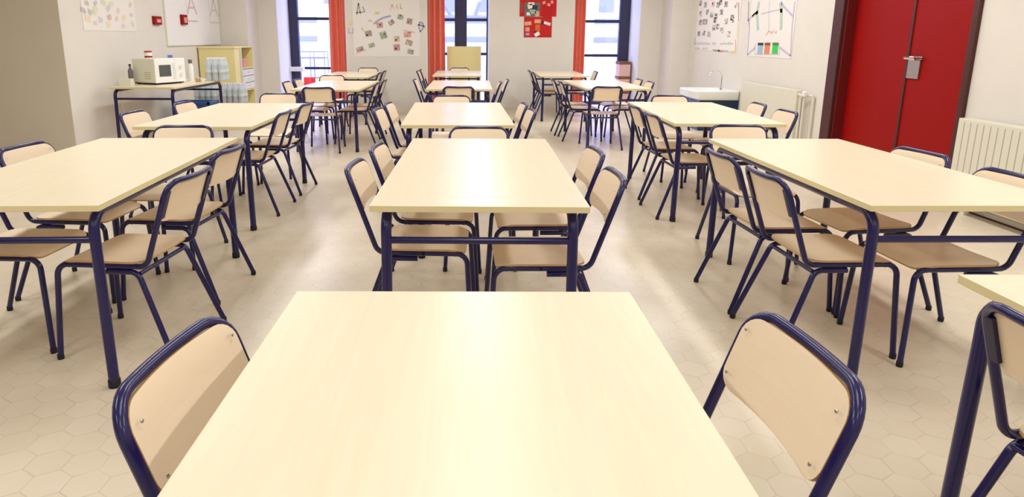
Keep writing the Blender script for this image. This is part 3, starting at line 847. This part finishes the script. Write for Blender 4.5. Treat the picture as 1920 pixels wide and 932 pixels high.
for (u, v, w, h, rot, m) in ((712, 47, .12, .10, .1, 'p_brick'), (734, 42, .11, .09, .6, 'p_brown'), (751, 32, .11, .09, -.2, 'p_green'), (768, 40, .11, .11, -.2, 'p_brown'),
                             (691, 63, .13, .11, .2, 'p_brown'), (719, 66, .13, .13, .3, 'p_green'), (744, 73, .11, .11, .0, 'p_tan'), (744, 89, .12, .12, .05, 'p_brick'),
                             (764, 65, .14, .10, .05, 'p_orange'), (767, 80, .13, .10, -.3, 'p_brown'), (770, 97, .12, .09, -.2, 'p_green'), (675, 92, .14, .08, .3, 'p_brown'), (697, 85, .12, .08, .3, 'p_green')):
    b = NB(); x, z = onback(u, v); quad_back(b, x, z, w, h, rot, pi[m], y)
    rnd = random.Random(u)
    for k in range(4):
        mm = rnd.choice(['p_wht', 'p_skin', 'p_dk', 'p_yel', m, 'p_lime'])
        quad_back(b, x + rnd.uniform(-.35, .35) * w, z + rnd.uniform(-.35, .35) * h, w * .28, h * .25, rot + rnd.uniform(-.5, .5), pi[mm], y - 0.001)
    pbuild('glued_picture', b, PMID, t, off)
b = sheet_b
pts = [onback(u, v) for u, v in ((701, 45), (708, 39), (717, 34), (727, 31), (733, 30))]
for p, q in zip(pts, pts[1:]): seg_y(b, p, q, 0.035, pi['p_blue'], y)
def strokes(L, w, m, conv=onback):
    P = [conv(u, v) for u, v in L]
    for p, q in zip(P, P[1:]): seg_y(b, p, q, w, pi[m], y)
strokes([(669, 28), (672, 6), (676, 26)], 0.025, 'p_grey'); strokes([(668, 24), (684, 22), (680, 12)], 0.022, 'p_grey')
strokes([(653, 44), (661, 42)], 0.05, 'p_yel'); strokes([(654, 52), (654, 62), (662, 62), (662, 52)], 0.022, 'p_violet')
strokes([(788, 60), (785, 50), (787, 41), (793, 44), (794, 52), (788, 60)], 0.026, 'p_blue'); strokes([(783, 46), (797, 50)], 0.025, 'p_dk')
strokes([(732, 18), (735, 9), (739, 17)], 0.02, 'p_skin'); strokes([(746, 8), (743, 12), (746, 17)], 0.02, 'p_skin'); strokes([(751, 8), (751, 16), (755, 15)], 0.02, 'p_tan')
strokes([(702, 27), (706, 23), (708, 27), (712, 21)], 0.02, 'p_lime'); strokes([(690, 38), (698, 40)], 0.03, 'p_pink'); strokes([(678, 52), (682, 58)], 0.03, 'p_pink')
strokes([(756, 57), (778, 61)], 0.03, 'p_orange'); strokes([(668, 100), (686, 93)], 0.02, 'p_pink')
pbuild('sheet', b, PL[:5] + PMID[5:], t, off)

# red poster on the back wall
t = empty('red_poster', (1.2, YB - 0.003, 1.8)); tag(t, 'red stepped poster with pasted pictures on the back wall', 'poster'); off = Vector((-1.2, -(YB - 0.003), -1.8))
x0, z0 = onback(974, 31); x1, _ = onback(1043, 31); b = NB(); box(b, x0, x1, YB - 0.004, YB - 0.002, z0, 2.15)
x2, z2 = onback(982, 70); x3, z3 = onback(1035, 35); box(b, x2, x3, YB - 0.0062, YB - 0.0042, z2, z3 + 0.03); pbuild('sheet', b, 'p_redpaper', t, off)
for (u, v, w, h, rot, m) in ((998, 18, .30, .26, 0, 'p_grey'), (994, 12, .09, .08, .3, 'p_wht'), (1003, 14, .10, .08, -.2, 'p_dk'), (999, 22, .12, .08, .1, 'p_teal'), (991, 26, .08, .06, 0, 'p_wht'), (1007, 26, .08, .10, 0, 'p_skin'), (996, 7, .12, .05, 0, 'p_wht'),
                             (1026, 20, .17, .28, 0, 'p_red'), (1020, 5, .06, .05, .3, 'p_skin'), (1029, 9, .06, .05, -.3, 'p_skin'), (1035, 4, .05, .05, 0, 'p_skin'), (978, 14, .07, .2, 0, 'p_brick')):
    b = NB(); x, z = onback(u, v); quad_back(b, x, z, w, h, rot, pi[m], YB - 0.0075 - 0.0012 * (w < .15)); pbuild('glued_picture', b, PM, t, off)
for (u, v, w, h, rot, m) in ((990, 44, .13, .07, .1, 'p_skin'), (1008, 40, .12, .07, 0, 'p_skin'), (1008, 52, .09, .12, 0, 'p_orange'), (1026, 44, .13, .05, -.3, 'p_wht'), (1007, 64, .10, .07, .5, 'p_wht'), (989, 55, .08, .08, 0, 'p_pink'), (989, 64, .07, .05, 0, 'p_violet'), (1017, 43, .05, .06, 0, 'p_dk'), (1003, 60, .04, .05, 0, 'p_dk')):
    b = NB(); x, z = onback(u, v); quad_back(b, x, z, w, h, rot, pi[m], YB - 0.0082); pbuild('glued_picture', b, PM, t, off)

# colourful poster on the left wall
XW = XL + 0.003
t = empty('painted_poster', (XW, 8.4, 1.6)); tag(t, 'white poster with scattered coloured dabs on the left wall', 'poster'); off = Vector((-XW, -8.4, -1.6))
ya, za = onside(157, 57, XL); yb, zb = onside(256, 57, XL)
b = NB(); box(b, XL + 0.002, XL + 0.004, ya, yb, za, 2.05); 
for (u, v, m, s) in ((155, 19, 'p_brown', 1.2), (168, 22, 'p_green', 1.2), (178, 20, 'p_lime', 1.6), (161, 5, 'p_green', 1), (178, 6, 'p_blue', 1), (193, 5, 'p_lime', 1.4), (208, 7, 'p_lime', 1.2), (202, 16, 'p_violet', 1.3), (221, 21, 'p_pink', 1.1), (164, 35, 'p_yel', 1.6),
                     (178, 43, 'p_tan', 1), (188, 38, 'p_violet', 1.2), (204, 32, 'p_brick', 1.3), (218, 35, 'p_pink', 1.1), (203, 45, 'p_yel', 1.3), (232, 34, 'p_yel', 1.3), (231, 48, 'p_pink', 1.1), (248, 45, 'p_lime', 1.1), (246, 28, 'p_violet', .9), (243, 9, 'p_tan', 1)):
    yy, zz = onside(u, v, XL); rnd = random.Random(u * 7 + v)
    quad_side(b, yy, zz, .075 * s, .045 * s, rnd.uniform(-.8, .8), pi[m], XL + 0.006)
    quad_side(b, yy + rnd.uniform(-.03, .03), zz + rnd.uniform(-.02, .02), .04 * s, .04 * s, rnd.uniform(-.8, .8), pi[m], XL + 0.007)
pbuild('sheet', b, PL, t, off)

# whiteboard with a grey edge on the left wall
t = empty('notice_board', (XL, 11.0, 1.6)); tag(t, 'large white notice board with thin grey frame on the left wall', 'board'); off = Vector((-XL, -11.0, -1.6))
yA, zA = onside(314, 84, XL); yB_ = 12.05
b = NB(); box(b, XL + 0.0005, XL + 0.012, yA, yB_, zA, 2.3); pbuild('board_surface', b, 'p_wht', t, off)
b = NB(); box(b, XL + 0.0005, XL + 0.02, yA - 0.03, yA, zA - 0.02, 2.3); box(b, XL + 0.0005, XL + 0.02, yA, yB_, zA - 0.02, zA); pbuild('board_frame', b, 'cream', t, off)
# papers with letters
def letter_paper(u0, u1, v1, letter, label):
    ya, za = onside(u0, v1, XL); yb, _ = onside(u1, v1, XL)
    x = XL + 0.014
    t = empty('letter_sheet', (x, (ya + yb) / 2, za)); tag(t, label, 'paper', 'letter sheets on the notice board'); off = Vector((-x, -(ya + yb) / 2, -za))
    b = NB(); box(b, x, x + 0.002, ya, yb, za, za + 0.44); pbuild('sheet', b, 'p_wht', t, off)
    b = NB(); w = yb - ya; m = pi[letter]
    e = 0.012
    for p, q, ww in (((ya, za + .01), (yb, za + .01), 0.02), ((ya + .02, za + .12), (ya + w * .5, za + .40), 0.04), ((ya + w * .5, za + .40), (yb - .02, za + .12), 0.04), ((ya + w * .28, za + .22), (yb - w * .28, za + .22), 0.03)):
        seg_x(b, p, q, ww, m, x + 0.0035)
    pbuild('letter', b, PL, t, off)
letter_paper(350, 369, 40, 'p_brick', 'white sheet with a red letter A on the notice board')
letter_paper(393, 409, 43, 'p_violet', 'white sheet with a mauve letter A on the notice board')
# red wall signs
for (u0, u1, v0, v1, lab, nm) in ((286, 298, 31, 46, 'small red box mounted on the wall left of the notice board', 'alarm_box'), (337, 345, 28, 46, 'small red box on the notice board beside the red letter sheet', 'fire_alarm_box')):
    ya, za = onside(u0, v1, XL); yb, zb = onside(u1, v0, XL); x = XL + (0.013 if 'fire' in nm else 0)
    t = empty(nm, (x, (ya + yb) / 2, za)); tag(t, lab, 'wall box')
    b = NB(); box(b, 0, 0.04, (ya - yb) / 2, (yb - ya) / 2, 0, zb - za, 0.004); build('housing', b, 'p_dred', t)
    b = NB(); box(b, 0.0395, 0.043, (ya - yb) / 5, (yb - ya) / 3, 0.03, (zb - za) - 0.04, 0.001); build('button_plate', b, 'p_pink', t)

# photo poster on the right wall
x = XR - 0.003
t = empty('photo_poster', (x, 10.9, 1.5)); tag(t, 'white poster with rows of small photographs and handwriting above the sink', 'poster'); off = Vector((-x, -10.9, -1.5))
ya, za = onside(1303, 93, XR); yb, zb = onside(1382, 98, XR)
b = NB(); box(b, XR - 0.004, XR - 0.002, yb, ya, (za + zb) / 2, 2.15); sheet_b = b
xx = XR - 0.0055
rnd = random.Random(3)
for (u, v) in ((1314, 6), (1323, 9), (1338, 8), (1347, 9), (1352, 4), (1362, 8), (1381, 10), (1314, 26), (1327, 23), (1335, 28), (1343, 30), (1353, 23), (1341, 38), (1362, 40), (1373, 33), (1314, 42), (1320, 41), (1324, 41), (1339, 52), (1346, 50), (1311, 63), (1320, 62), (1330, 64), (1354, 57), (1367, 64), (1374, 37)):
    b = NB(); yy, zz = onside(u, v, XR); m = rnd.choice(['p_brown', 'p_grey', 'p_dk', 'p_grey', 'p_brown', 'p_pink'])
    quad_side(b, yy, zz, .13, .085, 0, pi[m], xx)
    for k in range(3): quad_side(b, yy + rnd.uniform(-.05, .05), zz + rnd.uniform(-.03, .03), .05, .03, 0, pi[rnd.choice(['p_wht', 'p_skin', 'p_dk', 'p_wht'])], xx - 0.001)
    pbuild('photograph', b, PMID, t, off)
b = sheet_b
def xs(L, w, m):
    P = [onside(u, v, XR) for u, v in L]
    for p, q in zip(P, P[1:]): seg_x(b, p, q, w, pi[m], xx)
u = 1304
while u < 1374:                                # handwriting: one line of narrow letters
    if not (1332 < u < 1335 or 1342 < u < 1349):
        h_ = rnd.choice([3, 4, 5]); xs([(u, 84), (u + .6, 84 - h_), (u + 1.8, 84 - h_ * .4), (u + 2.0, 84)], 0.012, 'p_grey')
    u += 3.6
for u in (1304, 1307, 1310, 1318, 1321, 1325): xs([(u, 93), (u + 1, 89), (u + 2, 92)], 0.012, 'p_grey')
xs([(1337, 94), (1350, 95)], 0.028, 'p_green'); xs([(1347, 95), (1356, 96)], 0.028, 'p_red'); xs([(1356, 95), (1366, 96)], 0.024, 'p_violet')
xs([(1380, 96), (1380, 74)], 0.03, 'p_orange'); xs([(1383, 70), (1384, 42)], 0.03, 'p_yel'); xs([(1385, 40), (1386, 5)], 0.03, 'p_grey'); xs([(1370, 97), (1379, 97)], 0.03, 'p_yel')
xs([(1304, 70), (1302, 84)], 0.015, 'p_teal')
pbuild('sheet', b, PMID, t, off)

# window drawing poster on the right wall
t = empty('drawing_poster', (x, 8.9, 1.5)); tag(t, 'large drawing of an open window with curtains and three coloured pots, on the right wall', 'poster'); off = Vector((-x, -8.9, -1.5))
ya, za = onside(1401, 105, XR); yb, zb = onside(1484, 106, XR)
b = NB(); box(b, XR - 0.004, XR - 0.002, yb, ya, za + .0, 2.1)
xs([(1404, 3), (1403, 36), (1406, 52), (1402, 103), (1417, 89)], 0.03, 'p_violet'); xs([(1403, 38), (1420, 22)], 0.03, 'p_violet')
xs([(1491, 3), (1486, 50), (1483, 105), (1462, 89)], 0.03, 'p_violet'); xs([(1466, 5), (1470, 12), (1487, 30)], 0.03, 'p_violet')
xs([(1428, 26), (1462, 18)], 0.014, 'p_violet'); xs([(1443, 3), (1442, 55)], 0.01, 'p_violet')
xs([(1424, 4), (1420, 24), (1421, 40), (1422, 57)], 0.07, 'p_teal'); xs([(1411, 32), (1422, 22)], 0.05, 'p_yel'); xs([(1464, 4), (1466, 20), (1465, 56)], 0.07, 'p_teal'); xs([(1463, 20), (1468, 20)], 0.05, 'p_yel')
xs([(1437, 66), (1442, 58), (1448, 62), (1452, 57)], 0.025, 'p_pink'); xs([(1455, 63), (1456, 58)], 0.025, 'p_red')
xs([(1416, 102), (1462, 102)], 0.012, 'p_violet'); xs([(1416, 102), (1417, 82)], 0.012, 'p_violet'); xs([(1462, 102), (1461, 82)], 0.012, 'p_violet')
pbuild('sheet', b, PMID, t, off)
M['p_extra'] = M['p_sky']
PM2 = ['p_sky', 'p_peach', 'p_bgreen', 'p_dk', 'p_brown', 'p_green']
for k, (u, wd) in enumerate(((1425, 10), (1438, 10), (1453, 11))):
    b = NB(); y0_, z0_ = onside(u, 101, XR); y1_, z1_ = onside(u, 84, XR); ya_, _ = onside(u - wd / 2, 90, XR); yb_, _ = onside(u + wd / 2, 90, XR)
    quad_side(b, y0_, (z0_ + z1_) / 2, abs(ya_ - yb_), z1_ - z0_, 0, k, xx)
    quad_side(b, y0_, z1_ + 0.01, abs(ya_ - yb_) * 1.05, 0.035, 0, 3 + k, xx - 0.001)
    pbuild('coloured_pot', b, PM2, t, off)

# ------------------------------------------------------------------ cream board standing behind the farthest centre table
t = empty('display_board', (-0.17, 13.0, 0)); tag(t, 'pale yellow display board standing in front of the middle window', 'board')
b = NB(); box(b, -0.335, 0.335, -0.015, 0.015, 0.12, 1.178, 0.003); build('panel', b, 'yellow', t)
for s in (-1, 1):
    b = NB(); box(b, s * 0.27 - 0.015, s * 0.27 + 0.015, -0.09, 0.09, 0, 0.03); box(b, s * 0.27 - 0.015, s * 0.27 + 0.015, -0.0149, 0.0149, 0.0295, 0.12); build('foot', b, 'steel', t)

# stacked crates in the right window recess
t = empty('storage_box', (3.04, 13.25, 0)); tag(t, 'stack of pinkish crates with dark rims beside the rightmost window post', 'storage box')
for k in range(3):
    b = NB(); box(b, -0.11, 0.11, -0.16, 0.16, 0.02 + k * 0.29, 0.26 + k * 0.29, 0.006); build('crate_body', b, 'm_pink', t)
b = NB()
for k in range(3):
    b = NB(); box(b, -0.12, 0.12, -0.17, 0.17, 0.26 + k * 0.29, 0.31 + k * 0.29, 0.003); build('rim', b, 'p_brown', t)
b = NB(); box(b, -0.11, 0.11, -0.16, 0.16, 0, 0.02); build('base', b, 'p_brown', t)

# ------------------------------------------------------------------ outside
struct('ground', box(NB(), -40, 40, 13.7, 60, -0.22, -0.12), 'outground')
t = empty('courtyard_building', (0, 23, -0.12)); tag(t, 'pale lavender building facade across the courtyard, seen through the windows', 'building')
b = NB(); box(b, -16, 14, 0, 4, 0, 1.62); box(b, -16, 14, 0, 4, 1.95, 5.5); box(b, -16, 14, 0.25, 4, 1.4, 2.0, mi=1); build('facade', b, ['outwall', 'outwhite'], t)
b = NB(); box(b, -16, 14, -0.05, 0.0, 1.95, 2.12); box(b, -16, 14, -0.05, 0, 1.35, 1.50); build('ledge', b, 'outblue', t)
for xx_, w_ in ((-6.6, .9), (-4.8, .6), (-0.75, .5), (0.45, .45), (3.2, .5), (4.6, .5), (5.6, .35)):
    b = NB(); box(b, xx_ - w_ / 2, xx_ + w_ / 2, -0.03, 0.02, 2.35, 3.6); build('window', b, 'outblue', t)
t = empty('white_canopy', (-4.75, 19, -0.12)); tag(t, 'white canopy block behind the outdoor trolley, through the leftmost window', 'canopy')
b = NB(); box(b, -0.75, 0.9, -0.4, 0.4, 0.9, 1.12, 0.01); build('canopy_top', b, 'outwhite', t)
for sx in (-0.7, 0.85):
    b = NB(); tube(b, [(sx, 0, 0), (sx, 0, 0.92)], 0.03, 8); build('post', b, 'outwhite', t)
b = NB(); box(b, 0.2, 0.9, 0.45, 0.6, 0, 2.4); build('rear_wall', b, 'outwhite', t)
# trolley outside left window
t = empty('trolley', (-3.9, 16, -0.12)); tag(t, 'grey wire trolley outside the leftmost window', 'trolley')
b = NB()
for sx in (-0.34, 0.0, 0.34):
    tube(b, [(sx, 0.2, 0.02), (sx, 0.2, 1.12)], 0.012, 8); tube(b, [(sx, -0.2, 0.02), (sx, -0.2, 1.12)], 0.012, 8)
build('post', b, 'outblue', t, True)
for z in (0.35, 0.98, 1.12):
    b = NB(); tube(b, [(-0.34, -0.2, z), (0.34, -0.2, z), (0.34, 0.2, z), (-0.34, 0.2, z), (-0.34, -0.2, z)], 0.012, 8); build('shelf_rail', b, 'outblue', t, True)
b = NB(); box(b, -0.33, 0.33, -0.19, 0.19, 0.96, 0.98); build('tray', b, 'outwall', t)
for x_, lab in ((-3.3, 'red plastic chair outside the leftmost window, nearer the curtain'), (-3.75, 'red plastic chair outside the leftmost window, nearer the dark post')):
    t = empty('garden_chair', (x_, 15.0, -0.12), R(10)); tag(t, lab, 'chair', 'red chairs outside')
    b = NB(); box(b, -0.13, 0.13, -0.13, 0.13, 0.28, 0.305, 0.01); build('seat', b, 'p_red', t)
    b = NB(); box(b, -0.13, 0.13, 0.11, 0.135, 0.30, 0.56, 0.01); build('backrest', b, 'p_red', t)
    for sx in (-0.11, 0.11):
        for sy in (-0.11, 0.11):
            b = NB(); tube(b, [(sx, sy, 0), (sx, sy, 0.285)], 0.012, 8); build('leg', b, 'p_red', t)
# white slat fence outside the right window
t = empty('slat_fence', (4.0, 19, -0.12)); tag(t, 'white upright slat fence outside the rightmost window', 'fence')
b = NB()
for k in range(9):
    if k in (3, 4): continue
    x_ = -1.3 + k * 0.32; box(b, x_ - 0.12, x_ + 0.12, -0.02, 0.02, 0.0, 2.05)
build('slat_panel', b, 'outwhite', t)
b = NB(); box(b, -1.5, 1.5, 0.02, 0.06, 0.4, 0.5); box(b, -1.5, 1.5, 0.02, 0.06, 1.6, 1.7); build('rail', b, 'outwall', t)
# braces outside the middle window
t = empty('steel_brace', (0, 17.5, -0.12)); tag(t, 'grey-blue steel bracing outside the middle window', 'brace')
b = NB(); tube(b, [(-1.1, 0, 2.9), (-0.55, 0, 2.0)], 0.05, 8); tube(b, [(0.05, 0, 2.0), (0.35, 0, 2.9)], 0.05, 8)
tube(b, [(-1.6, 0, 2.0), (1.6, 0, 2.0)], 0.05, 8); build('brace_tube', b, 'outblue', t, True)
for sx in (-1.6, 1.6):
    b = NB(); tube(b, [(sx, 0, 0), (sx, 0, 3.0)], 0.05, 8); build('post', b, 'outblue', t, True)
